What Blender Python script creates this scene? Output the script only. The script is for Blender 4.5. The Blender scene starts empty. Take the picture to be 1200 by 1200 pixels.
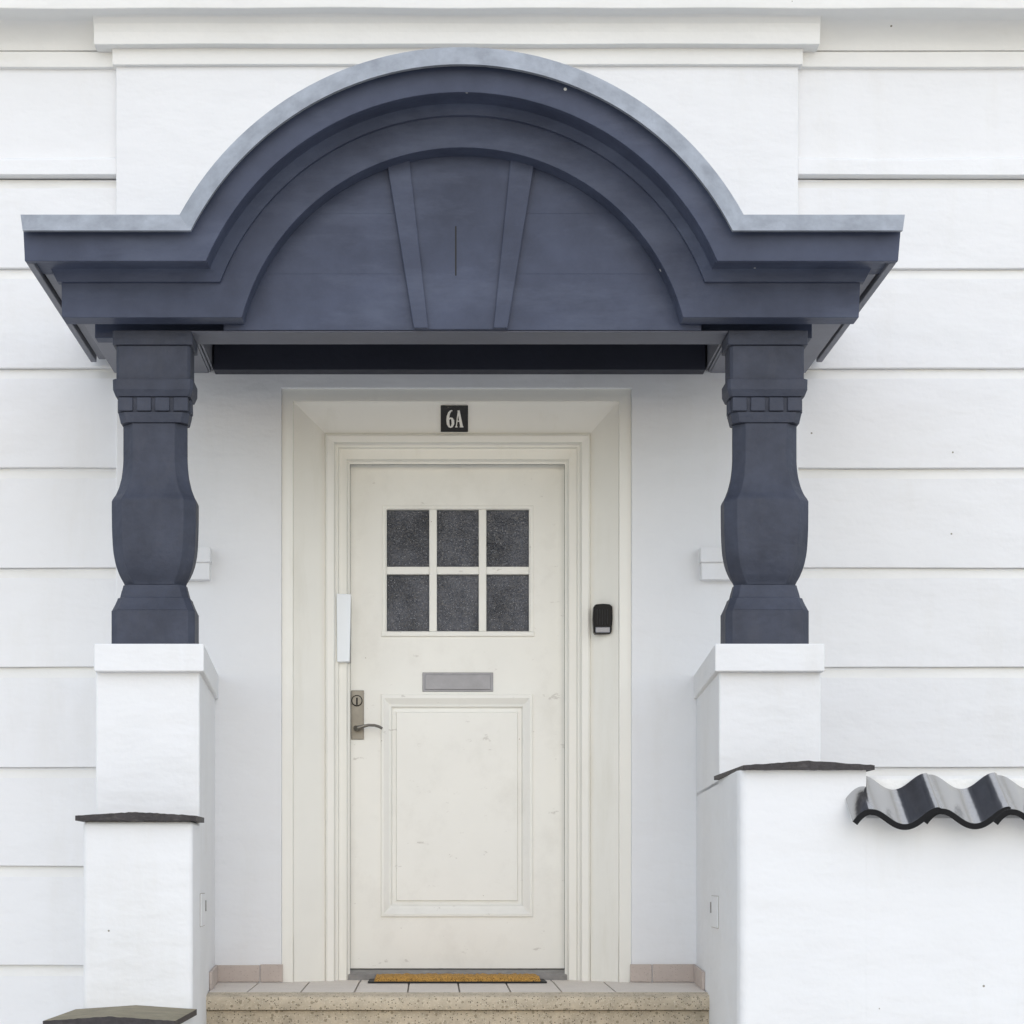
import bpy, bmesh, math, random
from mathutils import Vector
random.seed(7)
R = math.radians
S = bpy.context.scene
COL = S.collection

# ------------------------------------------------------------------ camera
EYE, DIST, PXM = 1.6, 8.0, 288.0           # eye height, metres to the wall, photo px per metre on the wall
VX, HY = 505.0, 1035.0
cam_d = bpy.data.cameras.new("camera")
cam = bpy.data.objects.new("camera", cam_d)
COL.objects.link(cam)
cam.location = (0, -DIST, EYE)
cam.rotation_euler = (R(90), 0, 0)
cam_d.sensor_width = 36
cam_d.lens = PXM * DIST / 1200 * 36
cam_d.shift_x = (600 - VX) / 1200
cam_d.shift_y = (HY - 600) / 1200
cam_d.clip_end = 500
S.camera = cam

# ------------------------------------------------------------------ sky and sun (bright overcast day)
SUN_EL, SUN_AZ = 27, 5                    # azimuth from straight in front of the wall, towards its right
w = bpy.data.worlds.new("World"); S.world = w; w.use_nodes = True
nt = w.node_tree
sky = nt.nodes.new("ShaderNodeTexSky"); sky.sky_type = 'NISHITA'
sky.sun_disc = False
sky.sun_elevation = R(SUN_EL); sky.sun_rotation = R(180 - SUN_AZ)
sky.air_density = 1.0; sky.dust_density = .6; sky.ozone_density = 1.0
nt.nodes["Background"].inputs[1].default_value = 0.075
nt.links.new(sky.outputs[0], nt.nodes["Background"].inputs[0])
sd = bpy.data.lights.new("sun", 'SUN'); sd.energy = 1.5; sd.angle = R(165); sd.color = (1, .99, .98)
sun = bpy.data.objects.new("sun", sd); COL.objects.link(sun)
v = Vector((math.sin(R(SUN_AZ)) * math.cos(R(SUN_EL)), -math.cos(R(SUN_AZ)) * math.cos(R(SUN_EL)), math.sin(R(SUN_EL))))
sun.rotation_euler = v.to_track_quat('Z', 'Y').to_euler()
sun.location = v * 30
S.view_settings.view_transform = 'Standard'
S.view_settings.look = 'None'
S.view_settings.exposure = 0.80
S.view_settings.gamma = 1

# ------------------------------------------------------------------ measuring helpers (d = metres in front of the wall)
def rho(d): return DIST / (DIST - d)
def X(px, d=0.0): return (px - VX) / PXM / rho(d)
def Z(py, d=0.0): return EYE + (HY - py) / PXM / rho(d)

# ------------------------------------------------------------------ materials
def mat(name, col, rough=.6, metal=0, bump=0, bscale=60, var=.06, vscale=2.5, spec=.5, extra=None, slow=0):
    m = bpy.data.materials.new(name); m.use_nodes = True
    n, l = m.node_tree.nodes, m.node_tree.links
    b = n["Principled BSDF"]
    b.inputs["Roughness"].default_value = rough; b.inputs["Metallic"].default_value = metal
    b.inputs["Specular IOR Level"].default_value = spec
    tc = n.new("ShaderNodeTexCoord")
    geo = n.new("ShaderNodeNewGeometry")
    no = n.new("ShaderNodeTexNoise"); no.inputs["Scale"].default_value = vscale
    no.inputs["Detail"].default_value = 8; no.inputs["Roughness"].default_value = .65
    l.new(geo.outputs["Position"], no.inputs["Vector"])
    ra = n.new("ShaderNodeValToRGB")
    ra.color_ramp.elements[0].position = .3; ra.color_ramp.elements[1].position = .72
    ra.color_ramp.elements[0].color = tuple(c * (1 - var) for c in col) + (1,)
    ra.color_ramp.elements[1].color = tuple(min(1, c * (1 + var)) for c in col) + (1,)
    l.new(no.outputs[0], ra.inputs[0])
    out = ra.outputs[0]
    if extra: out = extra(n, l, geo.outputs["Position"], out, b)
    l.new(out, b.inputs["Base Color"])
    if bump:
        nb = n.new("ShaderNodeTexNoise"); nb.inputs["Scale"].default_value = bscale
        nb.inputs["Detail"].default_value = 6
        l.new(geo.outputs["Position"], nb.inputs["Vector"])
        bu = n.new("ShaderNodeBump"); bu.inputs["Strength"].default_value = bump; bu.inputs["Distance"].default_value = .01
        l.new(nb.outputs[0], bu.inputs["Height"]); l.new(bu.outputs[0], b.inputs["Normal"])
        if slow:
            n2 = n.new("ShaderNodeTexNoise"); n2.inputs["Scale"].default_value = 5; n2.inputs["Detail"].default_value = 3
            mp2 = n.new("ShaderNodeMapping"); mp2.inputs["Scale"].default_value = (.7, 1, 1.6)
            l.new(geo.outputs["Position"], mp2.inputs[0]); l.new(mp2.outputs[0], n2.inputs["Vector"])
            b2 = n.new("ShaderNodeBump"); b2.inputs["Strength"].default_value = slow; b2.inputs["Distance"].default_value = .03
            l.new(n2.outputs[0], b2.inputs["Height"]); l.new(b2.outputs[0], bu.inputs["Normal"])
    return m

def mixc(n, l, fac, a, colr):
    mx = n.new("ShaderNodeMix"); mx.data_type = 'RGBA'
    l.new(fac, mx.inputs[0]); l.new(a, mx.inputs[6]); mx.inputs[7].default_value = tuple(colr) + (1,)
    return mx.outputs[2]

def specks(scale, thr, colr, keep=.35):
    """sparse paint chips / bird specks / painted glass sparkle with a shape of their own"""
    def f(n, l, pos, out, b):
        vo = n.new("ShaderNodeTexVoronoi"); vo.inputs["Scale"].default_value = scale
        l.new(pos, vo.inputs["Vector"])
        lt = n.new("ShaderNodeMath"); lt.operation = 'LESS_THAN'; lt.inputs[1].default_value = thr
        l.new(vo.outputs["Distance"], lt.inputs[0])
        sep = n.new("ShaderNodeSeparateColor"); l.new(vo.outputs["Color"], sep.inputs[0])
        k = n.new("ShaderNodeMath"); k.operation = 'LESS_THAN'; k.inputs[1].default_value = keep
        l.new(sep.outputs[0], k.inputs[0])
        mu = n.new("ShaderNodeMath"); mu.operation = 'MULTIPLY'
        l.new(lt.outputs[0], mu.inputs[0]); l.new(k.outputs[0], mu.inputs[1])
        return mixc(n, l, mu.outputs[0], out, colr)
    return f

def stains(colr, amount, stretch=(1.2, 1.2, .25), scale=3.0, lo=.56, hi=.8, also=None):
    def f(n, l, pos, out, b):
        mp = n.new("ShaderNodeMapping"); mp.inputs["Scale"].default_value = stretch
        l.new(pos, mp.inputs[0])
        no = n.new("ShaderNodeTexNoise"); no.inputs["Scale"].default_value = scale; no.inputs["Detail"].default_value = 9
        no.inputs["Roughness"].default_value = .7
        l.new(mp.outputs[0], no.inputs["Vector"])
        mr = n.new("ShaderNodeMapRange"); mr.inputs[1].default_value = lo; mr.inputs[2].default_value = hi
        mr.inputs[4].default_value = amount
        l.new(no.outputs[0], mr.inputs[0])
        o = mixc(n, l, mr.outputs[0], out, colr)
        return also(n, l, pos, o, b) if also else o
    return f

M = {}
M['plaster'] = mat('white_limewashed_plaster', (.795, .80, .81), .85, bump=.10, bscale=70, var=.025, vscale=1.6, spec=.2, slow=.4,
                   extra=stains((.66, .64, .59), .3, lo=.54, also=specks(9, .035, (.30, .28, .24), .22)))
M['trim'] = mat('cream_white_trim', (.79, .785, .76), .7, bump=.12, bscale=40, var=.03, spec=.25, slow=.3,
                extra=stains((.60, .57, .48), .4, stretch=(.5, 1, 2), scale=2.5, also=specks(7, .03, (.2, .18, .14), .2)))
M['cream'] = mat('cream_gloss_paint', (.84, .825, .765), .38, bump=.05, bscale=30, var=.025, spec=.45,
                 extra=stains((.63, .60, .50), .35, stretch=(3, 3, .5), scale=2.2, also=specks(6, .022, (.25, .2, .15), .25)))
M['doorpaint'] = mat('off_white_door_paint', (.845, .835, .785), .36, bump=.04, bscale=25, var=.03, spec=.45,
                     extra=stains((.62, .60, .55), .4, stretch=(1, 1, .8), scale=4.5, lo=.52, hi=.8, also=stains((.45, .42, .38), .5, stretch=(1.4, 1, 3.2), scale=7, lo=.635, hi=.67, also=specks(14, .03, (.34, .28, .22), .3))))
M['slate'] = mat('slate_blue_paint', (.062, .074, .116), .5, bump=.15, bscale=35, var=.24, vscale=4, spec=.22, slow=.2,
                 extra=stains((.118, .138, .198), .75, stretch=(.45, 1, 1.6), scale=4, lo=.5, hi=.85, also=specks(9, .05, (.75, .74, .7), .3)))
M['column'] = mat('slate_grey_column_paint', (.050, .057, .081), .55, bump=.28, bscale=45, var=.25, vscale=7, spec=.25, slow=.25,
                  extra=stains((.085, .088, .105), .6, stretch=(2, 2, .7), scale=4, lo=.5, hi=.85, also=specks(8, .02, (.6, .55, .5), .2)))
M['soffit'] = mat('grey_soffit_paint', (.20, .205, .235), .6, bump=.1, bscale=50, var=.08, vscale=5)
M['lintelgrey'] = mat('slate_grey_underside_paint', (.095, .102, .135), .55, bump=.1, bscale=50, var=.12, vscale=5)
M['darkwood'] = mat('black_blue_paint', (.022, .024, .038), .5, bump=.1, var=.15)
M['zinc'] = mat('weathered_zinc', (.36, .385, .42), .48, metal=.45, bump=.06, bscale=12, var=.22, vscale=9,
                extra=stains((.23, .245, .27), .5, stretch=(1.6, 1, 1.0), scale=9, lo=.48, hi=.72))
M['steel'] = mat('brushed_steel', (.21, .215, .235), .40, metal=.85, bump=.03, bscale=80, var=.1, vscale=20)
M['nickel'] = mat('worn_nickel', (.19, .18, .16), .38, metal=.85, bump=.02, var=.12, vscale=30)
M['stone'] = mat('dark_slate_stone', (.035, .030, .032), .6, bump=.5, bscale=60, var=.35, vscale=25,
                 extra=stains((.20, .18, .16), .5, stretch=(1, 1, 3), scale=22, lo=.55, hi=.8))
M['copingtop'] = mat('lichen_slate_coping', (.24, .21, .14), .8, bump=.4, bscale=60, var=.25, vscale=12)
M['blackplastic'] = mat('black_plastic', (.004, .004, .005), .25, var=.1, spec=.12)
M['whiteplastic'] = mat('white_plastic', (.82, .86, .90), .3, var=.01)
M['enamel'] = mat('black_enamel', (.006, .006, .007), .22, var=.1)
M['letter'] = mat('white_enamel_lettering', (.78, .77, .72), .4, var=.03)
M['tile'] = mat('beige_floor_tile', (.70, .64, .575), .6, bump=.08, bscale=90, var=.05, vscale=9,
                extra=specks(160, .28, (.50, .42, .35), .3))
M['skirt'] = mat('pink_beige_tile', (.50, .43, .385), .65, bump=.15, bscale=90, var=.07, vscale=14,
                 extra=specks(150, .3, (.40, .33, .29), .35))
M['grout'] = mat('grey_grout', (.36, .33, .29), .9, bump=.3, bscale=200, var=.12, vscale=20)
M['threshold'] = mat('worn_grey_sill', (.26, .25, .24), .6, bump=.2, bscale=80, var=.2, vscale=25)
M['rubber'] = mat('black_rubber', (.01, .01, .01), .7, var=.1)
def coir_extra(n, l, pos, out, b):
    no = n.new("ShaderNodeTexNoise"); no.inputs["Scale"].default_value = 260; l.new(pos, no.inputs["Vector"])
    mr = n.new("ShaderNodeMapRange"); mr.inputs[1].default_value = .5; mr.inputs[2].default_value = .68
    l.new(no.outputs[0], mr.inputs[0])
    return mixc(n, l, mr.outputs[0], out, (.16, .08, .03))
M['coir'] = mat('coir_fibre', (.66, .37, .09), .95, bump=1.0, bscale=240, var=.2, vscale=40, extra=coir_extra)
def granite_extra(n, l, pos, out, b):
    o = out
    for sc, thr, c in ((150, .36, (.13, .11, .08)), (60, .34, (.32, .27, .19)), (210, .36, (.66, .60, .48))):
        vo = n.new("ShaderNodeTexVoronoi"); vo.inputs["Scale"].default_value = sc
        l.new(pos, vo.inputs["Vector"])
        sep = n.new("ShaderNodeSeparateColor"); l.new(vo.outputs["Color"], sep.inputs[0])
        k = n.new("ShaderNodeMath"); k.operation = 'LESS_THAN'; k.inputs[1].default_value = .22
        l.new(sep.outputs[0], k.inputs[0])
        t = n.new("ShaderNodeMath"); t.operation = 'LESS_THAN'; t.inputs[1].default_value = thr
        l.new(vo.outputs["Distance"], t.inputs[0])
        mu = n.new("ShaderNodeMath"); mu.operation = 'MULTIPLY'
        l.new(k.outputs[0], mu.inputs[0]); l.new(t.outputs[0], mu.inputs[1])
        o = mixc(n, l, mu.outputs[0], o, c)
    return o
M['granite'] = mat('speckled_terrazzo', (.52, .445, .335), .75, bump=.5, bscale=120, var=.22, vscale=16, extra=granite_extra)
M['glaze'] = mat('black_glazed_clay', (.042, .043, .047), .17, bump=.1, bscale=25, var=.3, vscale=14, spec=.9,
                 extra=specks(22, .05, (.35, .34, .32), .3))
M['glaze'].node_tree.nodes["Principled BSDF"].inputs["IOR"].default_value = 2.9
M['glaze'].node_tree.nodes["Principled BSDF"].inputs["Coat Weight"].default_value = 1.0
M['glaze'].node_tree.nodes["Principled BSDF"].inputs["Coat Roughness"].default_value = .12
M['clay'] = mat('bare_black_clay', (.012, .012, .013), .8, bump=.2, var=.2, spec=.2)
M['mortar'] = mat('white_mortar', (.78, .77, .74), .9, bump=.6, bscale=40, var=.06, vscale=10)
M['paving'] = mat('grey_concrete_paving', (.66, .635, .59), .85, bump=.2, bscale=60, var=.12, vscale=4)
def pane_mat():
    m = bpy.data.materials.new('hammered_dark_glass'); m.use_nodes = True
    n, l = m.node_tree.nodes, m.node_tree.links; b = n["Principled BSDF"]
    geo = n.new("ShaderNodeNewGeometry")
    vo = n.new("ShaderNodeTexVoronoi"); vo.feature = 'SMOOTH_F1'; vo.inputs["Scale"].default_value = 170
    l.new(geo.outputs["Position"], vo.inputs["Vector"])
    no = n.new("ShaderNodeTexNoise"); no.inputs["Scale"].default_value = 9; no.inputs["Detail"].default_value = 5
    l.new(geo.outputs["Position"], no.inputs["Vector"])
    ra = n.new("ShaderNodeValToRGB")
    ra.color_ramp.elements[0].position = .3; ra.color_ramp.elements[0].color = (.030, .033, .042, 1)
    ra.color_ramp.elements[1].position = .65; ra.color_ramp.elements[1].color = (.088, .093, .112, 1)
    l.new(no.outputs[0], ra.inputs[0])
    l.new(specks(150, .24, (.26, .27, .30), .45)(n, l, geo.outputs["Position"], ra.outputs[0], b), b.inputs["Base Color"])  # pale specks painted into the base colour as sparkle on the glass
    b.inputs["Roughness"].default_value = .16; b.inputs["Specular IOR Level"].default_value = .35
    bu = n.new("ShaderNodeBump"); bu.inputs["Strength"].default_value = .8; bu.inputs["Distance"].default_value = .0035
    l.new(vo.outputs["Distance"], bu.inputs["Height"]); l.new(bu.outputs[0], b.inputs["Normal"])
    return m
M['pane'] = pane_mat()

# ------------------------------------------------------------------ object helpers
def mk(name, verts, faces, m, parent=None, bevel=0, smooth=False, seg=2):
    me = bpy.data.meshes.new(name)
    bm = bmesh.new()
    bv = [bm.verts.new(p) for p in verts]
    for f in faces:
        try: bm.faces.new([bv[i] for i in f])
        except ValueError: pass
    bmesh.ops.remove_doubles(bm, verts=bm.verts, dist=1e-6)
    bmesh.ops.delete(bm, geom=[q for q in bm.verts if not q.link_faces], context='VERTS')
    bmesh.ops.recalc_face_normals(bm, faces=bm.faces)
    bm.to_mesh(me); bm.free()
    me.materials.append(M[m])
    o = bpy.data.objects.new(name, me); COL.objects.link(o)
    if parent: o.parent = parent; o.matrix_parent_inverse = parent.matrix_world.inverted()
    if smooth:
        for p in me.polygons: p.use_smooth = True
        me.set_sharp_from_angle(angle=R(35))
    if bevel:
        b = o.modifiers.new("bevel", 'BEVEL'); b.width = bevel; b.segments = seg; b.limit_method = 'ANGLE'; b.angle_limit = R(30)
    return o

BOXF = [(0, 1, 2, 3), (4, 5, 6, 7), (0, 1, 5, 4), (1, 2, 6, 5), (2, 3, 7, 6), (3, 0, 4, 7)]
def box(name, x0, x1, d0, d1, z0, z1, m, parent=None, bevel=.003, seg=2):
    vs = [(x0, -d1, z0), (x1, -d1, z0), (x1, -d1, z1), (x0, -d1, z1), (x0, -d0, z0), (x1, -d0, z0), (x1, -d0, z1), (x0, -d0, z1)]
    return mk(name, vs, BOXF, m, parent, bevel, seg=seg)
def pbox(name, px0, px1, py0, py1, df, db, m, parent=None, bevel=.003):
    """box whose front face (d = df) has the measured edges, db its back"""
    return box(name, X(px0, df), X(px1, df), db, df, Z(py1, df), Z(py0, df), m, parent, bevel)
def waver(seed):
    r = random.Random(seed); q = [(r.uniform(1.5, 9), r.uniform(0, 6.3), r.uniform(.4, 1)) for _ in range(5)]
    return lambda x: sum(a * math.sin(f * x + p) for f, p, a in q) / 3
def prof(name, pts, x0, x1, m, parent=None, bevel=0, smooth=False, wob=0):
    """closed (d, z) profile run along X; wob lets the run waver by hand"""
    if wob:
        n = len(pts); k = max(2, int((x1 - x0) / .11)); vs, fs = [], []
        wz = {}
        dmin = min(p[0] for p in pts)
        for i in range(k + 1):
            x = x0 + (x1 - x0) * i / k
            for d, z in pts:
                key = round(z, 2)
                if key not in wz: wz[key] = (waver(int(key * 100) * 31 + len(name)), waver(int(key * 100) * 17 + 7))
                dd = 0 if d == dmin else wz[key][1](x) * wob * .5
                vs.append((x, -(d + dd), z + (0 if d == dmin else wz[key][0](x) * wob)))
        for i in range(k):
            for j in range(n):
                a = i * n; fs.append((a + j, a + (j + 1) % n, a + n + (j + 1) % n, a + n + j))
        fs += [tuple(range(n)), tuple(range(k * n, k * n + n))]
        return mk(name, vs, fs, m, parent, bevel, smooth)
    n = len(pts)
    vs = [(x0, -d, z) for d, z in pts] + [(x1, -d, z) for d, z in pts]
    fs = [(i, (i + 1) % n, n + (i + 1) % n, n + i) for i in range(n)] + [tuple(range(n)), tuple(range(n, 2 * n))]
    return mk(name, vs, fs, m, parent, bevel, smooth)
def plate(name, pts, d0, d1, m, parent=None, bevel=0):
    """closed (x, z) outline given depth"""
    n = len(pts)
    vs = [(x, -d1, z) for x, z in pts] + [(x, -d0, z) for x, z in pts]
    fs = [(i, (i + 1) % n, n + (i + 1) % n, n + i) for i in range(n)] + [tuple(range(n)), tuple(range(n, 2 * n))]
    return mk(name, vs, fs, m, parent, bevel)
def gridpanel(name, xs, zs, holes, df, db, m, parent=None, bevel=0):
    vs, idx = [], {}
    def V(i, j, k):
        if (i, j, k) not in idx:
            idx[(i, j, k)] = len(vs); vs.append((xs[i], -(df if k else db), zs[j]))
        return idx[(i, j, k)]
    fs = []
    solid = lambda i, j: 0 <= i < len(xs) - 1 and 0 <= j < len(zs) - 1 and (i, j) not in holes
    for i in range(len(xs) - 1):
        for j in range(len(zs) - 1):
            if not solid(i, j): continue
            for k in (0, 1): fs.append((V(i, j, k), V(i + 1, j, k), V(i + 1, j + 1, k), V(i, j + 1, k)))
            if not solid(i - 1, j): fs.append((V(i, j, 0), V(i, j, 1), V(i, j + 1, 1), V(i, j + 1, 0)))
            if not solid(i + 1, j): fs.append((V(i + 1, j, 0), V(i + 1, j, 1), V(i + 1, j + 1, 1), V(i + 1, j + 1, 0)))
            if not solid(i, j - 1): fs.append((V(i, j, 0), V(i, j, 1), V(i + 1, j, 1), V(i + 1, j, 0)))
            if not solid(i, j + 1): fs.append((V(i, j + 1, 0), V(i, j + 1, 1), V(i + 1, j + 1, 1), V(i + 1, j + 1, 0)))
    return mk(name, vs, fs, m, parent, bevel)
def rings(name, rects, m, parent=None, fill=True, bevel=0):
    """nested rectangles (px0, px1, py0, py1, d) skinned one to the next"""
    vs, fs = [], []
    for a, b, c, e, d in rects:
        vs += [(X(a, d), -d, Z(e, d)), (X(b, d), -d, Z(e, d)), (X(b, d), -d, Z(c, d)), (X(a, d), -d, Z(c, d))]
    for k in range(len(rects) - 1):
        for i in range(4):
            j = (i + 1) % 4
            fs.append((4 * k + i, 4 * k + j, 4 * k + 4 + j, 4 * k + 4 + i))
    if fill: fs.append(tuple(range(4 * len(rects) - 4, 4 * len(rects))))
    return mk(name, vs, fs, m, parent, bevel)
def ustrip(name, paths, zb, m, parent=None, zt=None, off=0, sides=(0, 1, 2)):
    """door lining: (px left, px right, py top, d) paths skinned; open at the foot"""
    vs, fs = [], []
    for a, b, c, d in paths:
        x0, x1 = X(a, d), X(b, d); t = Z(c, d) if zt is None else zt; y = -(d + off)
        vs += [(x0, y, zb), (x0, y, t), (x1, y, t), (x1, y, zb)]
    for k in range(len(paths) - 1):
        for i in sides:
            fs.append((4 * k + i, 4 * k + i + 1, 4 * k + 5 + i, 4 * k + 4 + i))
    return mk(name, vs, fs, m, parent)
def tube(name, pts, rads, m, parent=None, n=10, flat=1.0):
    vs, fs = [], []
    P = [Vector(p) for p in pts]
    for i, p in enumerate(P):
        t = (P[min(i + 1, len(P) - 1)] - P[max(i - 1, 0)]).normalized()
        a = t.cross(Vector((0, 0, 1)))
        if a.length < .05: a = t.cross(Vector((1, 0, 0)))
        a.normalize(); b = a.cross(t)
        for k in range(n):
            th = 2 * math.pi * k / n
            vs.append(p + a * math.cos(th) * rads[i] + b * math.sin(th) * rads[i] * flat)
    for i in range(len(P) - 1):
        for k in range(n):
            fs.append((i * n + k, i * n + (k + 1) % n, (i + 1) * n + (k + 1) % n, (i + 1) * n + k))
    fs += [tuple(range(n)), tuple(range((len(P) - 1) * n, len(P) * n))]
    return mk(name, vs, fs, m, parent, smooth=True)
def thing(name, label, cat, loc=(0, 0, 0), group=None):
    o = bpy.data.objects.new(name, None); COL.objects.link(o); o.location = loc
    o.empty_display_size = .1
    o["label"] = label; o["category"] = cat
    if group: o["group"] = group
    bpy.context.view_layer.update()
    return o
def tag(o, label, cat, group=None):
    o["label"] = label; o["category"] = cat
    if group: o["group"] = group
    return o

# ------------------------------------------------------------------ ground
g = box('pavement', -60, 60, -60, 60, -.3, 0, 'paving', bevel=0); g["kind"] = "structure"

# ------------------------------------------------------------------ house facade
FLOOR = Z(1151)                                            # landing floor at the wall
house = thing('house_facade', 'white plastered house front with horizontal grooved courses and a panelled cream door', 'house', (0, -.0, 0))
XL0, XR0 = -4.5, 5.5
dx0, dx1, dtop = X(330), X(740), Z(455)
PL, PR = X(136), X(935.5)
ZTOP = 6.6
gridpanel('wall_core', [XL0, dx0, dx1, XR0], [0, dtop, ZTOP], {(1, 0)}, -.10, -.45, 'plaster', house)
gridpanel('portal_panel', [PL, dx0, dx1, PR], [0, dtop, Z(40)], {(1, 0)}, 0, -.099, 'plaster', house, bevel=.004)
# plaster courses, each with a bevelled top edge and a flat underside
GR = [208, 314, 431, 548, 665, 781.5, 899, 1015, 1131, 1248, 1365, 1482]
WD = -.035
def course(y_top, y_bot, x0, x1):
    zt, zb = Z(y_top, WD), Z(y_bot, WD)
    jj = random.uniform(-.0015, .0015)
    o = prof('wall_course', [(-.099, zb), (WD + jj, zb), (WD + jj, zt - .044), (WD - .020, zt - .010), (WD - .022, zt), (-.099, zt)],
         x0, x1, 'plaster', house, bevel=.003, wob=.0022)
    o.data.materials.append(M['trim'])
    for p in o.data.polygons:
        if p.normal.z > .2 and p.normal.y < -.2: p.material_index = 1
for x0, x1 in ((XL0, PL), (PR, XR0)):
    prof('wall_course', [(-.099, Z(187, WD)), (WD, Z(187, WD)), (WD, Z(60, WD)), (-.099, Z(60, WD))], x0, x1, 'plaster', house)
    prof('string_course', [(-.099, Z(207, WD)), (WD + .024, Z(207, WD)), (WD + .020, Z(189, WD)), (WD + .002, Z(185, WD)), (-.099, Z(185, WD))],
         x0, x1, 'plaster', house, bevel=.003, wob=.003)
    for k in range(len(GR) - 1):
        if Z(GR[k]) < .02: break
        course(GR[k], min(GR[k + 1], 1035 + EYE * PXM - 1), x0, x1)
# crowning mouldings: fascia strip, hollow moulding, projecting cornice
def cav(x0, x1, yb, db, yt, dt, dback, par, name):
    pts = [(dback, Z(yb, db)), (db, Z(yb, db))]
    for i in range(1, 9):
        t = i / 8; a = t * math.pi / 2
        pts.append((db + (dt - db) * (1 - math.cos(a)), Z(yb, db) + (Z(yt, dt) - Z(yb, db)) * math.sin(a)))
    pts.append((dback, Z(yt, dt)))
    prof(name, pts, x0, x1, 'trim', par, smooth=True)
for x0, x1 in ((XL0, X(136)), (X(935.5), XR0)):
    prof('fascia_strip', [(-.099, Z(78)), (-.012, Z(77)), (-.012, Z(59)), (-.099, Z(59))], x0, x1, 'trim', house, bevel=.003, wob=.0025)
    cav(x0, x1, 59, -.022, 15, .10, -.099, house, 'hollow_moulding')
prof('fascia_strip', [(-.05, Z(75.5, .022)), (.022, Z(75.5, .022)), (.024, Z(55, .022)), (-.05, Z(55, .022))], X(131.5, .022), X(941, .022), 'trim', house, bevel=.003, wob=.002)
prof('portal_moulding', [(-.06, Z(51.5, .065)), (.065, Z(51.5, .065)), (.068, Z(38, .065)), (.075, Z(28, .07)), (.092, Z(20, .09)), (.115, Z(15, .10)), (-.06, Z(15, .10))],
     X(110, .065), X(961, .065), 'trim', house, bevel=.003, wob=.002)
prof('cornice', [(-.099, Z(9.5, .16)), (.16, Z(9.5, .16)), (.165, Z(-30, .16)), (.20, Z(-55, .2)), (-.099, Z(-62, .2))], XL0, XR0, 'trim', house, bevel=.004, wob=.003)

# door lining
FZ = FLOOR - .004
casing = ustrip('door_casing', [(330.5, 739.5, 455.5, -.05), (330.5, 739.5, 455.5, -.010), (343, 726, 470, -.010), (344.5, 724.5, 471.5, -.034),
    (381, 692, 508, -.105), (382, 691, 509, -.090), (384, 689, 511, -.086), (391, 682, 518, -.090), (393, 680, 520, -.115), (393, 680, 520, -.14)],
    FZ, 'cream', house)
for sides in ((0,), (2,)):
    ustrip('plinth_block', [(344.7, 724.3, 0, -.0345), (344.7, 724.3, 0, -.031), (380.8, 692.2, 0, -.1018), (380.8, 692.2, 0, -.1055)], FZ, 'cream', house, zt=Z(1097, -.07), sides=sides)
frame = ustrip('door_frame', [(393, 680, 520, -.135), (396, 677, 524, -.138), (397.5, 675.5, 526, -.160), (406, 667, 538, -.165), (408, 664, 541, -.19), (410.2, 661.8, 544.2, -.195), (410.2, 661.8, 544.2, -.30)],
    FZ, 'cream', house)
# door leaf
DL = -.26
door = bpy.data.objects.new('door', None); COL.objects.link(door); door.parent = house; door.location = (X(536, DL), -DL, FLOOR)
bpy.context.view_layer.update()
xs = [X(p, DL) for p in (410.5, 447, 453, 620, 624, 661.5)]
zs = [Z(p, DL) for p in (1135, 1074, 814, 744, 740, 597, 544.6)]
holes = {(i, 1) for i in (1, 2, 3)} | {(2, 4)}
gridpanel('door_leaf', xs, zs, holes, DL, DL - .05, 'doorpaint', door, bevel=.0015)
box('light_leak_board', X(400, DL), X(672, DL), DL - .10, DL - .07, FLOOR, Z(535, DL), 'darkwood', house, 0)  # added unseen board behind the leaf, blocks light leaking through the door gaps
# glazing: frame bead, glazing bars, six panes
rings('glazing_bead', [(448, 625, 592.5, 745, DL - .001), (448.3, 624.7, 593, 744.7, DL + .004), (451.5, 621.5, 596, 741.5, DL + .004), (453.3, 619.7, 597.3, 739.7, DL - .008)], 'doorpaint', door, fill=False)
pbox('glazing_sill', 447, 626, 740, 745.5, DL + .010, DL - .002, 'doorpaint', door, .002)
cols = [(453, 503), (512, 561), (570, 620)]; rows = [(597, 664), (673, 740)]
for a, b in ((503, 512), (561, 570)): pbox('glazing_bar', a, b, 597, 740, DL - .002, DL - .04, 'doorpaint', door, .003)
for a, b in cols: pbox('glazing_bar', a, b, 664, 673, DL - .0025, DL - .04, 'doorpaint', door, .003)
for a, b in cols:
    for c, e in rows: pbox('glass_pane', a - 1.5, b + 1.5, c - 1.5, e + 1.5, DL - .022, DL - .030, 'pane', door, 0)
# lower panel: mitred bolection moulding round a raised field
rings('panel_moulding', [(446.5, 624.5, 813.5, 1074.5, DL - .002), (447, 624, 814, 1074, DL + .009), (450, 621, 818, 1071, DL + .010), (456, 614.5, 825, 1064, DL - .004), (458, 613, 828, 1062, DL - .006), (460, 611, 830, 1060, DL - .020)], 'doorpaint', door, fill=False)
rings('raised_panel', [(459.5, 611.5, 829.5, 1060.5, DL - .0205), (464, 607, 834, 1056, DL - .018), (465, 606, 835, 1055, DL - .009)], 'doorpaint', door)
# letter plate
pbox('letter_plate', 495, 578, 788, 810.5, DL + .004, DL - .002, 'steel', door, .0015)
pbox('letter_flap', 498, 575, 790.5, 808, DL + .009, DL + .003, 'steel', door, .0015)
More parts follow.
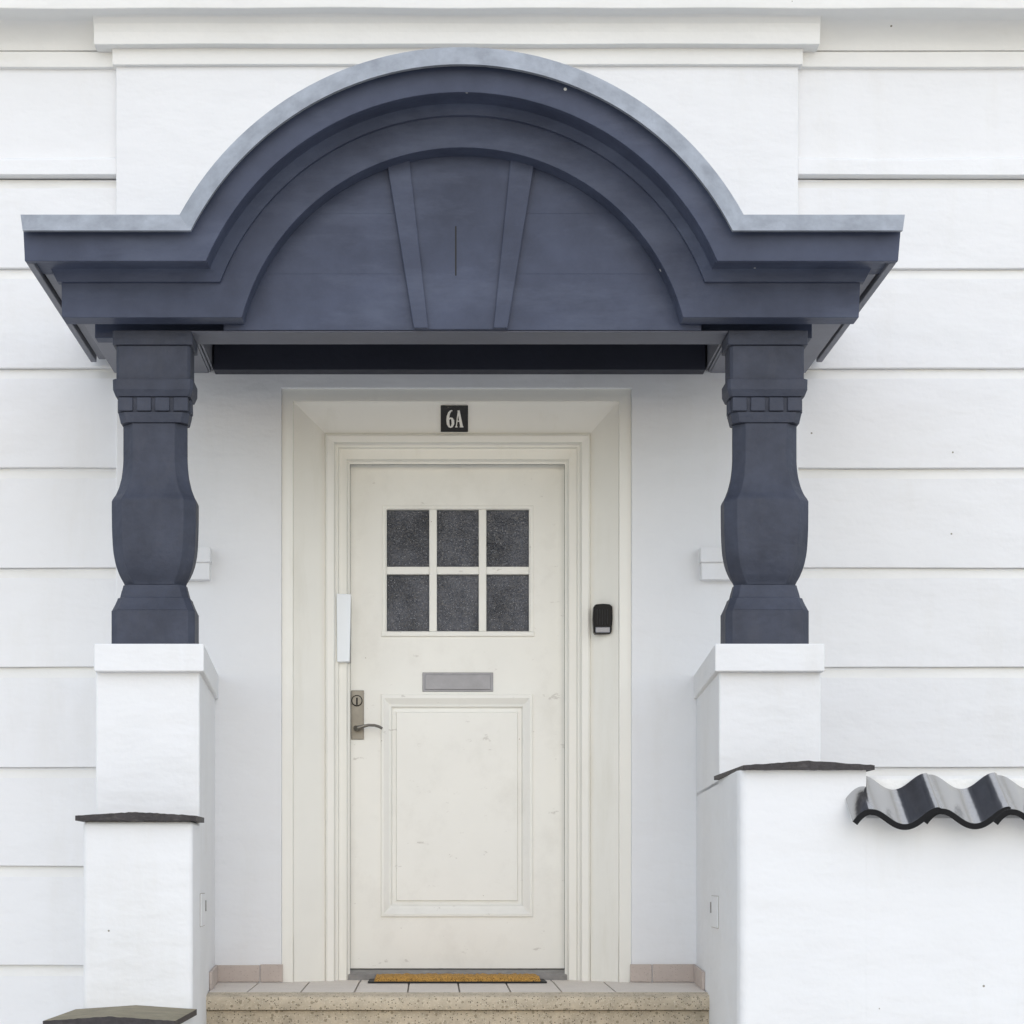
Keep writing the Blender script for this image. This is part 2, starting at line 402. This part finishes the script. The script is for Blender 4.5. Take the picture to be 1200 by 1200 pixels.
# lock plate with cylinder and lever
pbox('lock_plate', 411.5, 426.5, 809, 866.5, DL + .006, DL - .001, 'nickel', door, .0015)
def disc(name, px, py, r, d0, d1, m, par):
    c = (X(px, d1), Z(py, d1)); n = 24
    return plate(name, [(c[0] + r * math.cos(2 * math.pi * i / n), c[1] + r * math.sin(2 * math.pi * i / n)) for i in range(n)], d0, d1, m, par, .001)
disc('lock_rose', 418.2, 821, .0235, DL + .005, DL + .012, 'blackplastic', door)
disc('lock_cylinder', 418.2, 821, .020, DL + .011, DL + .017, 'nickel', door)
pbox('keyhole', 417.3, 419.2, 817.5, 826, DL + .0178, DL + .016, 'blackplastic', door, 0)
hp = [(417.5, 853.3, .005), (417.5, 853.3, .045), (420, 853, .055), (425, 851.3, .058), (432, 849.8, .058), (439, 850, .056), (444, 851.5, .054), (448, 853.6, .052)]
tube('lever_handle', [(X(a, DL + c), -(DL + c), Z(b, DL + c)) for a, b, c in hp], [.012, .0105, .0095, .007, .0062, .006, .006, .0058], 'nickel', door)
# sill under the door
prof('door_sill', [(-.32, FLOOR - .01), (-.185, FLOOR - .01), (-.185, FLOOR + .022), (-.25, FLOOR + .040), (-.32, FLOOR + .040)], X(398, -.19), X(677, -.19), 'threshold', house, bevel=.003)

# small projecting blocks on the wall behind the columns
for a, b, lab in ((190, 246.5, 'small stepped white plaster block on the wall, on the lock side of the door'),
                  (821, 880, 'small stepped white plaster block on the wall, on the key safe side of the door')):
    t = thing('wall_block', lab, 'wall block', (X((a + b) / 2), -.02, Z(679)))
    pbox('upper_step', a, b, 641, 658.5, .055, -.002, 'plaster', t, .003)
    pbox('lower_step', a + 1, b - 1, 658.6, 679, .042, -.002, 'plaster', t, .003)

# ------------------------------------------------------------------ entrance steps with tiled landing
steps = thing('entrance_steps', 'speckled stone entrance steps with beige tiled landing between white parapets', 'steps', (X(536), -1.3, 0))
TF, NF = .52, .62                                          # tile front, nosing front
ZT = Z(1162.5, TF); ZN = Z(1167, NF)
IL = lambda d: (-253 + (253 - 236.7) * min(d, 1.013) / 1.013) / PXM       # inner faces of the parapets
IR = lambda d: (311 - (311 - 294.8) * min(d, 1.013) / 1.013) / PXM
zf = lambda d: FLOOR + (ZT - FLOOR) * max(d, 0) / TF
xl, xr = IL(.3) - .02, IR(.3) + .02
prof('landing_bed', [(-.32, 0), (NF - .05, 0), (NF - .05, ZN - .06), (TF, ZT - .012), (0, FLOOR - .012), (-.32, FLOOR - .012)], xl, xr, 'grout', steps)
joints = [X(p) for p in (303.6, 362.2, 421, 479.5, 536.5, 592.5, 648.6, 707.8)]
edges = [xl] + joints + [xr]
def floor_tile(x0, x1, d0, d1):
    g2 = .003; x0 += g2; x1 -= g2
    vs = []
    for d in (d0, d1):
        for x in (x0, x1):
            xx = min(max(x, IL(d) + .004), IR(d) - .004)
            vs += [(xx, -d, zf(d) - .01), (xx, -d, zf(d))]
    mk('floor_tile', vs, [(0, 2, 3, 1), (4, 6, 7, 5), (0, 2, 6, 4), (1, 3, 7, 5), (0, 1, 5, 4), (2, 3, 7, 6)], 'tile', steps, .0015)
for k in range(len(edges) - 1):
    x0, x1 = max(edges[k], IL(0)), min(edges[k + 1], IR(0))
    floor_tile(x0, x1, .202, TF); floor_tile(x0, x1, .003, .198)
    a, b = max(x0, dx0 + .01), min(x1, dx1 - .01)
    if b - a > .03: floor_tile(a, b, -.183, -.001)
prof('nosing_stone', [(TF + .002, ZT - .052), (NF, ZN - .053), (NF + .006, ZN - .030), (NF, ZN - .006), (NF - .008, ZN), (TF + .002, ZT - .001)], X(241, NF), X(841.5, NF), 'granite', steps, smooth=True)
box('riser', xl, xr, NF - .06, NF - .022, ZN - .175, ZN - .056, 'granite', steps)
n_st = 6
h = (ZN - .175) / n_st
for k in range(n_st):
    zt_ = ZN - .175 - h * k; d1 = NF + .31 * (k + 1)
    box('tread_stone', IL(2) - .01, IR(2) + .01, d1 - .36, d1, zt_ - .052, zt_, 'granite', steps, .006)
    if zt_ - .056 > .02: box('riser', IL(2) - .008, IR(2) + .008, .4, d1 - .022, max(0, zt_ - h), zt_ - .053, 'granite', steps)
# skirting tiles
sk0, sk1 = FLOOR + .001, Z(1130.5)
for a, b in ((253, 304), (305.2, 331.5), (738.5, 763.6), (765, 815)):
    pbox('skirting_tile', a, b, 1130.5 + random.uniform(-.8, .8), 1150.6, .010, .001, 'skirt', steps, .0015)
for sgn, F in ((1, IL), (-1, IR)):
    for a, b in ((.012, .205), (.209, .43)):
        vs = []
        for d in (a, b):
            for o in (.001, .012): vs += [(F(d) + sgn * o, -d, zf(d) + .001), (F(d) + sgn * o, -d, sk1 + (zf(d) - FLOOR))]
        mk('skirting_tile', vs, [(0, 2, 3, 1), (4, 6, 7, 5), (0, 2, 6, 4), (1, 3, 7, 5), (0, 1, 5, 4), (2, 3, 7, 6)], 'skirt', steps, .0015)

# ------------------------------------------------------------------ parapets with pedestals
def footprint(name, pts, z0, z1, m, par, bevel):
    n = len(pts)
    vs = [(x, -d, z0) for x, d in pts] + [(x, -d, z1) for x, d in pts]
    fs = [(i, (i + 1) % n, n + (i + 1) % n, n + i) for i in range(n)] + [tuple(range(n)), tuple(range(n, 2 * n))]
    return mk(name, vs, fs, m, par, bevel, seg=4)
CAPZ = 2.447
def coping(par, x0, x1, d0, d1, zb, te, tp):
    """stone slab with a low gabled top: te edge thickness, tp peak thickness"""
    n = 34
    vs, fs = [], []
    for i in range(n + 1):
        t = i / n; x = x0 + (x1 - x0) * t
        zt = zb + te + (tp - te) * (1 - abs(2 * t - 1))
        j = random.uniform(-.002, .002)
        vs += [(x, -d1 - j, zb + random.uniform(-.0018, .001)), (x, -d1 - j * .5, zt + random.uniform(-.001, .001)), (x, -d0, zb), (x, -d0, zt)]
    for i in range(n):
        a, b = 4 * i, 4 * i + 4
        fs += [(a, b, b + 1, a + 1), (a + 2, b + 2, b + 3, a + 3), (a + 1, b + 1, b + 3, a + 3), (a, b, b + 2, a + 2)]
    fs += [(0, 1, 3, 2), (4 * n, 4 * n + 1, 4 * n + 3, 4 * n + 2)]
    return mk('coping_stone', vs, fs, 'stone', par)

SIDES = []
# left parapet
pl = thing('stair_parapet', 'white stepped stair parapet with three levels on the lock side of the door', 'parapet', (X(170, 1.0), -.6, 0))
oL = X(112, 1.013)
zM = Z(962, 1.24)
footprint('pedestal', [(oL, 0), (oL, 1.013), (IL(1.013), 1.013), (IL(0), 0)], zM - .02, CAPZ - .09, 'plaster', pl, .008)
capz0 = Z(787, 1.045)
footprint('pedestal_cap', [(X(110, 1.05), .0), (X(110, 1.05), 1.05), (X(239, 1.05), 1.05), (X(256, 0) , .0)], capz0, CAPZ, 'plaster', pl, .005)
footprint('parapet_block', [(X(97, 1.22), 0), (X(97, 1.22), 1.22), (IL(1.22), 1.22), (IL(1.013), 1.013), (IL(0), 0)], 0, zM, 'plaster', pl, .016)
coping(pl, X(88, 1.25), X(230, 1.25), 1.0135, 1.25, zM + .0005, .018, .030)
zLow = Z(1204, 1.8)
footprint('parapet_block', [(X(60, 1.77), 1.2), (X(60, 1.77), 1.77), (X(197, 1.77), 1.77), (IL(1.3), 1.2)], 0, zLow, 'plaster', pl, .012)
o = coping(pl, X(50, 1.8), X(205, 1.8), 1.2205, 1.8, zLow + .0005, .020, .034)
o.data.materials.append(M['copingtop'])
for p in o.data.polygons:
    if abs(p.normal.z) > .8 and p.center.z > zLow + .015: p.material_index = 1
# right parapet
pr = thing('stair_parapet', 'white stair parapet with a slate slab step, joined to the tile topped garden wall', 'parapet', (X(900, 1.0), -.8, 0))
oR = X(962, 1.013)
zR = Z(902.5, 1.64)
footprint('pedestal', [(IR(0), 0), (IR(1.013), 1.013), (oR, 1.013), (oR, 0)], zR - .02, CAPZ - .09, 'plaster', pr, .008)
footprint('pedestal_cap', [(X(813, 0), .0), (X(838, 1.05), 1.05), (X(966.5, 1.05), 1.05), (X(966.5, 1.05), .0)], capz0, CAPZ, 'plaster', pr, .005)
PRX = X(1015, 1.64)
cxr = X(867, 1.64)
footprint('parapet_block', [(IR(0), 0), (IR(1.013), 1.013), (cxr - .003, 1.60)] + [(cxr + .028 * (1 - math.cos(a)), 1.612 + .028 * math.sin(a)) for a in (0.1, .4, .7, 1.0, 1.3, 1.5707)] + [(PRX, 1.64), (PRX, 0)], 0, zR, 'plaster', pr, 0)
coping(pr, X(871, 1.67), X(1025, 1.67), 1.0135, 1.67, zR + .0005, .014, .028)
# flush access hatches on the inner faces
def hatch(side, d0, d1, y0, y1, lab):
    F = IL if side > 0 else IR
    def slab(name, da, db, za, zb, o0, o1, m, par, bv=0):
        vs = []
        for d in (da, db):
            for of in (o0, o1): vs += [(F(d) + side * of, -d, za), (F(d) + side * of, -d, zb)]
        return mk(name, vs, [(0, 2, 3, 1), (4, 6, 7, 5), (0, 2, 6, 4), (1, 3, 7, 5), (0, 1, 5, 4), (2, 3, 7, 6)], m, par, bv)
    dm = (d0 + d1) / 2; z0, z1 = Z(y1, dm), Z(y0, dm)
    t = thing('wall_hatch', lab, 'hatch', (F(dm), -dm, z0))
    slab('surround', d0 + .003, d1 - .002, z0 + .002, z1 - .002, -.002, .0015, 'grout', t)
    slab('hatch_plate', d0 + .006, d1 - .004, z0 + .004, z1 - .004, .0005, .005, 'plaster', t, .001)
    slab('latch', d0 + .03, d0 + .042, z0 + .055, z0 + .095, .0045, .009, 'threshold', t)
hatch(1, .72, 1.0, 1046, 1086, 'small white flush hatch on the inner face of the three level stair parapet')
hatch(-1, .72, 1.0, 1049, 1088, 'small white flush hatch on the inner face of the parapet beside the garden wall')

# ------------------------------------------------------------------ columns
CD = .945; CREF = 1.02
def loft(name, secs, cx, m, par, ch, dr=.50, smooth=False, sub=False):
    """stack of chamfered squares: (py, half width px, chamfer factor)"""
    vs, fs = [], []
    for py, hw, c in secs:
        a = hw / PXM / rho(CREF); b = a - .066; k = ch * c; z = Z(py, CREF)
        vs += [(cx + sx, -(CD + sd), z) for sx, sd in ((-a + k, b), (a - k, b), (a, b - k), (a, -b + k), (a - k, -b), (-a + k, -b), (-a, -b + k), (-a, b - k))]
    n = len(secs)
    for i in range(n - 1):
        for j in range(8):
            fs.append((8 * i + j, 8 * i + (j + 1) % 8, 8 * i + 8 + (j + 1) % 8, 8 * i + 8 + j))
    fs += [tuple(range(8)), tuple(range(8 * n - 8, 8 * n))]
    return mk(name, vs, fs, m, par, bevel=.0018)
def make_column(cpx, lab):
    cx = X(cpx, CREF)
    t = thing('porch_column', lab, 'column', (cx, -CD, CAPZ), 'slate columns carrying the porch roof')
    def fine(pts, n=10):                                   # smooth vase outline through the measured half widths
        out = []
        for i in range(len(pts) - 1):
            p0 = pts[max(i - 1, 0)]; p1 = pts[i]; p2 = pts[i + 1]; p3 = pts[min(i + 2, len(pts) - 1)]
            for k in range(n):
                u = k / n
                f = lambda a, b, c, d: .5 * ((2 * b) + (-a + c) * u + (2 * a - 5 * b + 4 * c - d) * u * u + (-a + 3 * b - 3 * c + d) * u ** 3)
                out.append((p1[0] + (p2[0] - p1[0]) * u, f(p0[1], p1[1], p2[1], p3[1]), 1))
        out.append((pts[-1][0], pts[-1][1], 1))
        return out
    loft('plinth', [(754.6, 49, 1), (715, 49, 1)], cx, 'column', t, .022)
    loft('base_moulding', [(714.9, 48.5, 1), (708, 45.5, 1), (702, 43.2, 1), (699.5, 42.6, 1), (699, 40.5, 1), (692, 39, 1), (686, 37.4, 1), (683.5, 37, 1)], cx, 'column', t, .022)
    neck = fine([(493.5, 37.8), (520, 37.8), (540, 38.0), (556, 39.6), (568, 42.2), (577, 45.4), (585.5, 49.5)], 4)
    belly = fine([(586.3, 49.6), (600, 49.6), (625, 49.2), (645, 48), (660, 45.4), (672, 41.4), (683.3, 36.2)], 5)
    loft('vase_shaft', neck + belly, cx, 'column', t, .040)
    loft('collar', [(493.3, 39.6, 1), (481.5, 42, 1)], cx, 'column', t, .024)
    loft('frieze', [(481.4, 39.6, 1), (464, 41.2, 1)], cx, 'column', t, .016)
    loft('capital_band', [(463.8, 44, .6), (456, 47, .6), (444, 47.2, .6)], cx, 'column', t, .018)
    loft('capital_block', [(443.8, 43.6, 1), (404, 43.6, 1)], cx, 'column', t, .010)
    loft('abacus', [(403.8, 47, 1), (387.2, 47, 1)], cx, 'column', t, .004)
    # dentils round the frieze
    hx = 43.2 / PXM / rho(CREF); hd = hx - .066
    z0, z1 = Z(480.5, CREF), Z(464.5, CREF)
    for k in range(4):
        wv = 2 * hx / 4; x0 = cx - hx + wv * k + .007; x1 = x0 + wv - .014
        for s in (1, -1):
            f0, f1 = CD + s * (hd - .022), CD + s * (hd + .001)
            box('dentil', x0, x1, min(f0, f1), max(f0, f1), z0, z1, 'column', t, .003)
    for k in (1, 2):
        wv = 2 * hd / 4; f0 = CD - hd + wv * k + .006; f1 = f0 + wv - .012
        for s in (1, -1):
            a, b = cx + s * (hx - .022), cx + s * (hx + .001)
            box('dentil', min(a, b), max(a, b), f0, f1, z0, z1, 'column', t, .003)
    return t
make_column(178.8, 'slate grey vase shaped column on the pedestal at the lock side of the door')
make_column(899.8, 'slate grey vase shaped column on the pedestal beside the tile topped garden wall')

# ------------------------------------------------------------------ arched canopy
can = thing('porch_canopy', 'slate blue arched wooden porch canopy with zinc edge over the cream door', 'canopy', (X(540, .5), -.6, Z(387, 1.043)))
NARC = 56
def path(xl_, xr_, ys, cx, cy, rr, d):
    dx = math.sqrt(rr * rr - (cy - ys) ** 2)
    a0 = math.atan2(cy - ys, -dx); a1 = math.atan2(cy - ys, dx)
    pts = [(xl_, ys)] + [(cx + rr * math.cos(a0 + (a1 - a0) * i / NARC), cy - rr * math.sin(a0 + (a1 - a0) * i / NARC)) for i in range(NARC + 1)] + [(xr_, ys)]
    return [(X(a, d), -d, Z(b, d)) for a, b in pts]
def back(p, d, dz=0, inset=0):
    q = [(x, -d, z + dz) for x, y, z in p]
    if inset:
        q[0] = (q[0][0] + inset, q[0][1], q[0][2]); q[-1] = (q[-1][0] - inset, q[-1][1], q[-1][2])
    return q
def sweep(name, loops, m, par, i0=0, i1=None, bevel=0):
    loops = [l[i0:i1] for l in loops]; n = len(loops[0]); L = len(loops)
    vs = [p for l in loops for p in l]; fs = []
    for a in range(L):
        b = (a + 1) % L
        for i in range(n - 1): fs.append((a * n + i, a * n + i + 1, b * n + i + 1, b * n + i))
    fs += [tuple(a * n for a in range(L)), tuple(a * n + n - 1 for a in range(L))]
    return mk(name, vs, fs, m, par, bevel, smooth=True)
Z1 = path(24, 1060.5, 251.5, 541, 431.6, 376.4, 1.31)
Z2 = path(26.5, 1058, 270, 541, 431.6, 356.5, 1.352)
for i0, i1 in ((0, 2), (1, NARC + 2), (NARC + 1, None)):
    sweep('zinc_flashing', [Z1, Z2, back(Z2, 1.335), back(Z1, 1.25)], 'zinc', can, i0, i1)
sweep('zinc_roof', [back(Z1, 1.25, -.002), back(Z1, .003, .03), back(Z1, .003, .005), back(Z1, 1.25, -.025)], 'zinc', can)
C1 = path(27, 1056, 265, 541, 432, 361, 1.305); C2 = path(29, 1052.5, 306, 541, 434, 326, 1.305)
sweep('corona', [C1, C2, back(C2, 1.275, .002), back(C1, 1.275)], 'slate', can, bevel=.002)
Y1 = path(52, 1029.5, 304, 541.3, 436, 331, 1.212)
Y2 = path(58, 1023, 312, 541.5, 437, 321.5, 1.184)
Y3 = path(62.5, 1018, 320, 541.7, 438, 313, 1.166)
Y4 = path(67, 1013, 330, 542, 439, 304.5, 1.153)
sweep('hollow_moulding', [Y1, Y2, Y3, Y4, back(Y4, 1.12), back(Y1, 1.12)], 'slate', can)
B1 = path(72, 1008, 331, 542, 439, 303.5, 1.135); B2 = path(72.5, 1006.5, 372, 542, 440, 267.3, 1.135)
sweep('arch_band', [B1, B2, back(B2, 1.05), back(B1, 1.05)], 'slate', can, bevel=.002)
sweep('soffit_board', [back(C2, 1.276, .014, .006), back(C2, 1.276, .026, .006), back(C2, 1.12, .026, .006), back(C2, 1.12, .014, .006)], 'slate', can)
# flat side soffits, side eave boards
zs_ = C2[0][2]
for s, e in ((1, X(29, 1.305)), (-1, X(1052.5, 1.305))):
    inn = (X(243) if s > 0 else X(834))
    a, b = e + s * .032, inn
    box('side_soffit', min(a, b), max(a, b), .004, 1.119, zs_ + .012, zs_ + .03, 'soffit', can)
    a, b = e, e + s * .024
    box('eave_board', min(a, b), max(a, b), .004, 1.274, zs_, Z1[0][2] - .03, 'soffit', can)
# tympanum: lintel, horizontal boards, keystone panel and its two tapered cover strips
TD = 1.043
pbox('lintel', 262, 822, 367, 387, TD - .004, .876, 'slate', can, .003)
for a_, b_ in ((111, 262), (822, 968)):
    box('lintel_end', X(a_, .94), X(b_, TD - .004) - (.0 if b_ < 500 else .03), .876, .94, Z(387, TD - .004), zs_ + .01, 'slate', can, .003)
box('lintel_soffit', X(226, 1.0), X(851, 1.0), .878, TD - .008, Z(387, TD - .004) - .006, Z(387, TD - .004) - .0005, 'lintelgrey', can, .001)
tcx, tcy, tr = 542, 447, 285
def edge_l(y): return tcx - math.sqrt(max(tr * tr - (tcy - y) ** 2, 0))
lin = lambda y, xa, xb: xa + (xb - xa) * (y - 190) / (387 - 190)
for s in (1, -1):
    for y0, y1 in ((163, 250), (250, 321), (321, 386.6)):
        pts = []; ys = [y0 + (y1 - y0) * i / 10 for i in range(11)]
        for y in ys:
            xx = edge_l(y) if s > 0 else 2 * tcx - edge_l(y)
            pts.append((xx, y))
        for y in reversed(ys): pts.append((lin(y, 470, 495) if s > 0 else lin(y, 612, 586), y))
        if s > 0: pts = [p for p in pts if True]
        q = []
        for x, y in pts:
            if s > 0: x = min(x, lin(y, 470, 495))
            else: x = max(x, lin(y, 612, 586))
            q.append((X(x, TD), Z(y, TD)))
        plate('tympanum_board', q, TD - .03, TD - random.uniform(0, .0006), 'slate', can, .0008)
kp = lambda xa, xb, y: (X(lin(y, xa, xb), TD), Z(y, TD))
plate('keystone_panel', [kp(474, 499, 165), kp(474, 499, 386.5), kp(606, 581, 386.5), kp(606, 581, 165)], TD - .028, TD + .008, 'slate', can, .002)
plate('cover_strip', [kp(453, 485, 165), kp(453, 485, 386.3), kp(480, 502, 386.3), kp(480, 502, 165)], TD - .026, TD + .022, 'slate', can, .003)
plate('cover_strip', [kp(598, 578, 165), kp(598, 578, 386.3), kp(626.5, 594.5, 386.3), kp(626.5, 594.5, 165)], TD - .026, TD + .022, 'slate', can, .003)
pbox('shrinkage_crack', 533.3, 535.0, 265, 323, TD + .0084, TD + .006, 'rubber', can, 0)
# side beams back to the wall, with stepped inner edge, and the wall plate
zb_ = Z(437.5)
for a, b, s in ((X(134), X(245), 1), (X(832), X(944), -1)):
    box('side_beam', a, b, .003, .874, zb_, zs_ + .011, 'soffit', can)
    e = b if s > 0 else a
    for k, (o0, o1, dz) in enumerate(((.001, .009, .004), (.012, .020, .010))):
        p, q = e + s * o0, e + s * o1
        box('beam_bead', min(p, q), max(p, q), .004, .873, zb_ + dz, zb_ + .12, 'soffit', can, .001)
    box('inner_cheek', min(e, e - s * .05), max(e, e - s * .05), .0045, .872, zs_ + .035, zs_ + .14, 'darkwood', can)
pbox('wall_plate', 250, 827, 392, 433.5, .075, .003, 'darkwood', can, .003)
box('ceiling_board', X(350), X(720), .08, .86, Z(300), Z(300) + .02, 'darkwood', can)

# ------------------------------------------------------------------ garden wall with pantile coping
gw = thing('garden_wall', 'white garden wall topped with black glazed wavy roof tiles', 'wall', (X(1300, 1.6), -1.5, 0))
GX1 = 4.2
zt0 = Z(948, 1.637)
prof('wall_body', [(1.30, 0), (1.64, 0), (1.64, zt0 - .03), (1.56, Z(925, 1.56)), (1.30, Z(925, 1.56))], PRX + .0002, GX1, 'plaster', gw)
prof('mortar_ridge', [(1.30, Z(926, 1.56)), (1.585, Z(931, 1.585)), (1.57, Z(913, 1.57)), (1.55, Z(909.5, 1.55)), (1.32, Z(909.5, 1.55))], PRX + .004, GX1 - .004, 'mortar', gw, bevel=.004)
FD, BD = 1.745, 1.585
PER = 82.5 / PXM / rho(FD)
zf_c = Z(948, FD); rise = Z(908, BD) - Z(948, FD)
amp = 19 / PXM / rho(FD)
TH = .019
def wave(u):                                               # u = 0 at a tile's left lip; roll near .22, hollow near .72
    if u < .28: return 1 - 1.35 * ((u - .25) / .25) ** 2 * .55
    if u < 1.25:
        t = (u - .28) / .94
        c = .5 + .5 * math.cos(2 * math.pi * min(t, 1.0))
        return (c ** 1.05) * .98 if t <= 1 else .98 - (t - 1) ** 2 * 9
    return .9
def tile_mesh():
    n = 40; vs, fs = [], []
    U0, U1 = 0.0, 1.26
    prof_ = []
    for i in range(n + 1):
        u = U0 + (U1 - U0) * i / n
        prof_.append((u * PER, (wave(u) - 1) * amp + .007 * u))
    L = []
    for i, (x, z) in enumerate(prof_):
        a = prof_[max(i - 1, 0)]; b = prof_[min(i + 1, n)]
        t = Vector((b[0] - a[0], 0, b[1] - a[1])).normalized(); nn = Vector((-t.z, 0, t.x))
        L.append((x, z, x - nn.x * TH, z - nn.z * TH))
    for k in range(5):
        f = k / 4; d = FD + (BD - FD) * f; dz = rise * f
        for x, z, x2, z2 in L: vs += [(x, -(d - FD), z + dz), (x2, -(d - FD), z2 + dz)]
    W = 2 * (n + 1)
    for k in range(4):
        for i in range(n):
            for o in (0, 1):
                a = k * W + 2 * i + o; fs.append((a, a + 2, a + W + 2, a + W))
        for i in (0, n): a = k * W + 2 * i; fs.append((a, a + 1, a + W + 1, a + W))
    for k in (0, 4):
        for i in range(n): a = k * W + 2 * i; fs.append((a, a + 1, a + 3, a + 2))
    return vs, fs
tv, tf = tile_mesh()
x = X(999, FD); first = None; k = 0
while x < GX1 - PER:
    if first is None:
        first = mk('roof_tile', tv, tf, 'glaze', None, smooth=True)
        first.data.materials.append(M['clay'])
        for p in first.data.polygons:
            if p.normal.y < -.8 and p.area < .0006: p.material_index = 1
        b = first.modifiers.new('bevel', 'BEVEL'); b.width = .003; b.segments = 2; b.limit_method = 'ANGLE'; b.angle_limit = R(50)
        o = first
    else:
        o = first.copy(); COL.objects.link(o)
    o.location = (x, -FD + random.uniform(-.003, .003), zf_c + random.uniform(-.002, .002))
    o.parent = gw; o.matrix_parent_inverse = gw.matrix_world.inverted()
    x += PER; k += 1

# ------------------------------------------------------------------ small things
# house number
t = thing('house_number_plate', 'small square black enamel plate with white 6A above the door', 'number plate', (X(532, -.07), .07, Z(506, -.07)))
nd = lambda b: -.034 - (b + 3.5) / 36.5 * .071 + .006      # front of the plate, parallel to the sloping head board
pw = lambda a, b, o=0: (X(516.5 + a, nd(b)), -(nd(b) + o), Z(475 + b, nd(b)))
mk('enamel_plate', [pw(0, 31), pw(32, 31), pw(32, 0), pw(0, 0), pw(0, 31, -.005), pw(32, 31, -.005), pw(32, 0, -.005), pw(0, 0, -.005)], BOXF, 'enamel', t, .0015)
def ribbon(pts):                                           # (x, y, half width) in plate pixels -> outline
    L, Rr = [], []
    for i, (x, y, hw) in enumerate(pts):
        a = pts[max(i - 1, 0)]; b = pts[min(i + 1, len(pts) - 1)]
        tx, ty = b[0] - a[0], b[1] - a[1]; q = math.hypot(tx, ty) or 1
        L.append((x - ty / q * hw, y + tx / q * hw)); Rr.append((x + ty / q * hw, y - tx / q * hw))
    vs = [pw(*p) for p in L] + [pw(*p) for p in Rr]; n = len(pts)
    V3 = [(x, y - .0012, z) for x, y, z in vs] + [(x, y + .001, z) for x, y, z in vs]
    fs = []
    for i in range(n - 1):
        fs += [(i, i + 1, n + i + 1, n + i), (2 * n + i, 2 * n + i + 1, 3 * n + i + 1, 3 * n + i), (i, i + 1, 2 * n + i + 1, 2 * n + i), (n + i, n + i + 1, 3 * n + i + 1, 3 * n + i)]
    fs += [(0, n, 3 * n, 2 * n), (n - 1, 2 * n - 1, 4 * n - 1, 3 * n - 1)]
    return V3, fs
def glyph(name, ribs):
    vs, fs = [], []
    for r in ribs:
        a, b = ribbon(r); o_ = len(vs); vs += a; fs += [tuple(i + o_ for i in f) for f in b]
    return mk(name, vs, fs, 'letter', t)
six = [(13.6, 6.2, .6), (11.8, 6.4, .8), (9.8, 9, 1.3), (8.6, 13, 1.6), (8.3, 18, 1.7), (8.7, 22, 1.6), (10.0, 25, 1.1), (11.5, 25.6, .8), (13.2, 24.6, 1.2), (14.3, 21.6, 1.6), (14.2, 18, 1.6), (13, 15.4, 1.1), (11.4, 14.9, .8), (9.6, 16.6, .9)]
glyph('digit_six', [six])
glyph('letter_a', [[(20.6, 6, .6), (18.2, 25, .6)], [(20.8, 6, 1.3), (24.4, 25, 1.6)], [(18.9, 18.6, .6), (23.3, 18.6, .6)], [(16.8, 25.3, .55), (19.7, 25.3, .55)], [(22.2, 25.3, .55), (26.6, 25.3, .55)]])
disc('screw', 525, 477.2, .003, nd(2.2) - .001, nd(2.2) + .0025, 'nickel', t)
# key safe
KD = -.048
t = thing('key_safe', 'small black key safe with grey lower shutter on the door casing', 'key safe', (X(706, KD), -KD, Z(743, KD)))
o = plate('body', [(X(a, KD), Z(b, KD)) for a, b in ((695.5, 711), (698, 708.5), (706, 707.8), (714.5, 708.5), (717.3, 711), (717.6, 725), (716.5, 740), (715, 743), (697, 743), (695.6, 740), (694.8, 725))], KD - .035, KD + .012, 'blackplastic', t, .004)
for k in range(5):
    pbox('rib', 699.2 + 3 * k, 700.6 + 3 * k, 714, 732, KD + .015, KD + .010, 'rubber', t, .0008)
pbox('shutter', 697.8, 715, 734.5, 741.5, KD + .0175, KD + .008, 'steel', t, .003)
# white box on the frame above the lock
BXD = -.135
t = thing('door_contact_box', 'narrow white plastic box fixed to the door frame above the lock', 'plastic box', (X(402, BXD), -BXD, Z(776, BXD)))
plate('cover', [(X(a, BXD), Z(b, BXD)) for a, b in ((394.3, 695.8), (411.2, 696.5), (409.6, 775.3), (395, 775.8))], BXD - .040, BXD + .006, 'whiteplastic', t, .002)
plate('backplate', [(X(a, BXD - .03), Z(b, BXD - .03)) for a, b in ((395.2, 697), (411.5, 697.5), (411, 776.3), (396, 776.8))], BXD - .06, BXD - .036, 'threshold', t, .001)
# doormat
t = thing('doormat', 'brown coir doormat with black rubber edge at the cream door', 'doormat', (X(536, 0), 0, FLOOR))
box('rubber_backing', X(431, .07), X(641, .07), -.175, .075, FLOOR + .0005, FLOOR + .006, 'rubber', t, .001)
n = 80; vs = []; fs = []
for j, d in enumerate((-.168, -.12, -.06, 0.0, .045, .060, .0605)):
    for i in range(n + 1):
        x_ = X(438, .06) + (X(634, .06) - X(438, .06)) * i / n
        top = FLOOR + .0055 + (.021 + random.uniform(-.003, .003) if j < 5 else (.013 if j == 5 else 0))
        if i in (0, n): top = FLOOR + .0055
        vs.append((x_ + random.uniform(-.002, .002), -d + random.uniform(-.001, .001), top))
for j in range(6):
    for i in range(n):
        a = j * (n + 1) + i; fs.append((a, a + 1, a + n + 2, a + n + 1))
mk('coir_pile', vs, fs, 'coir', t)
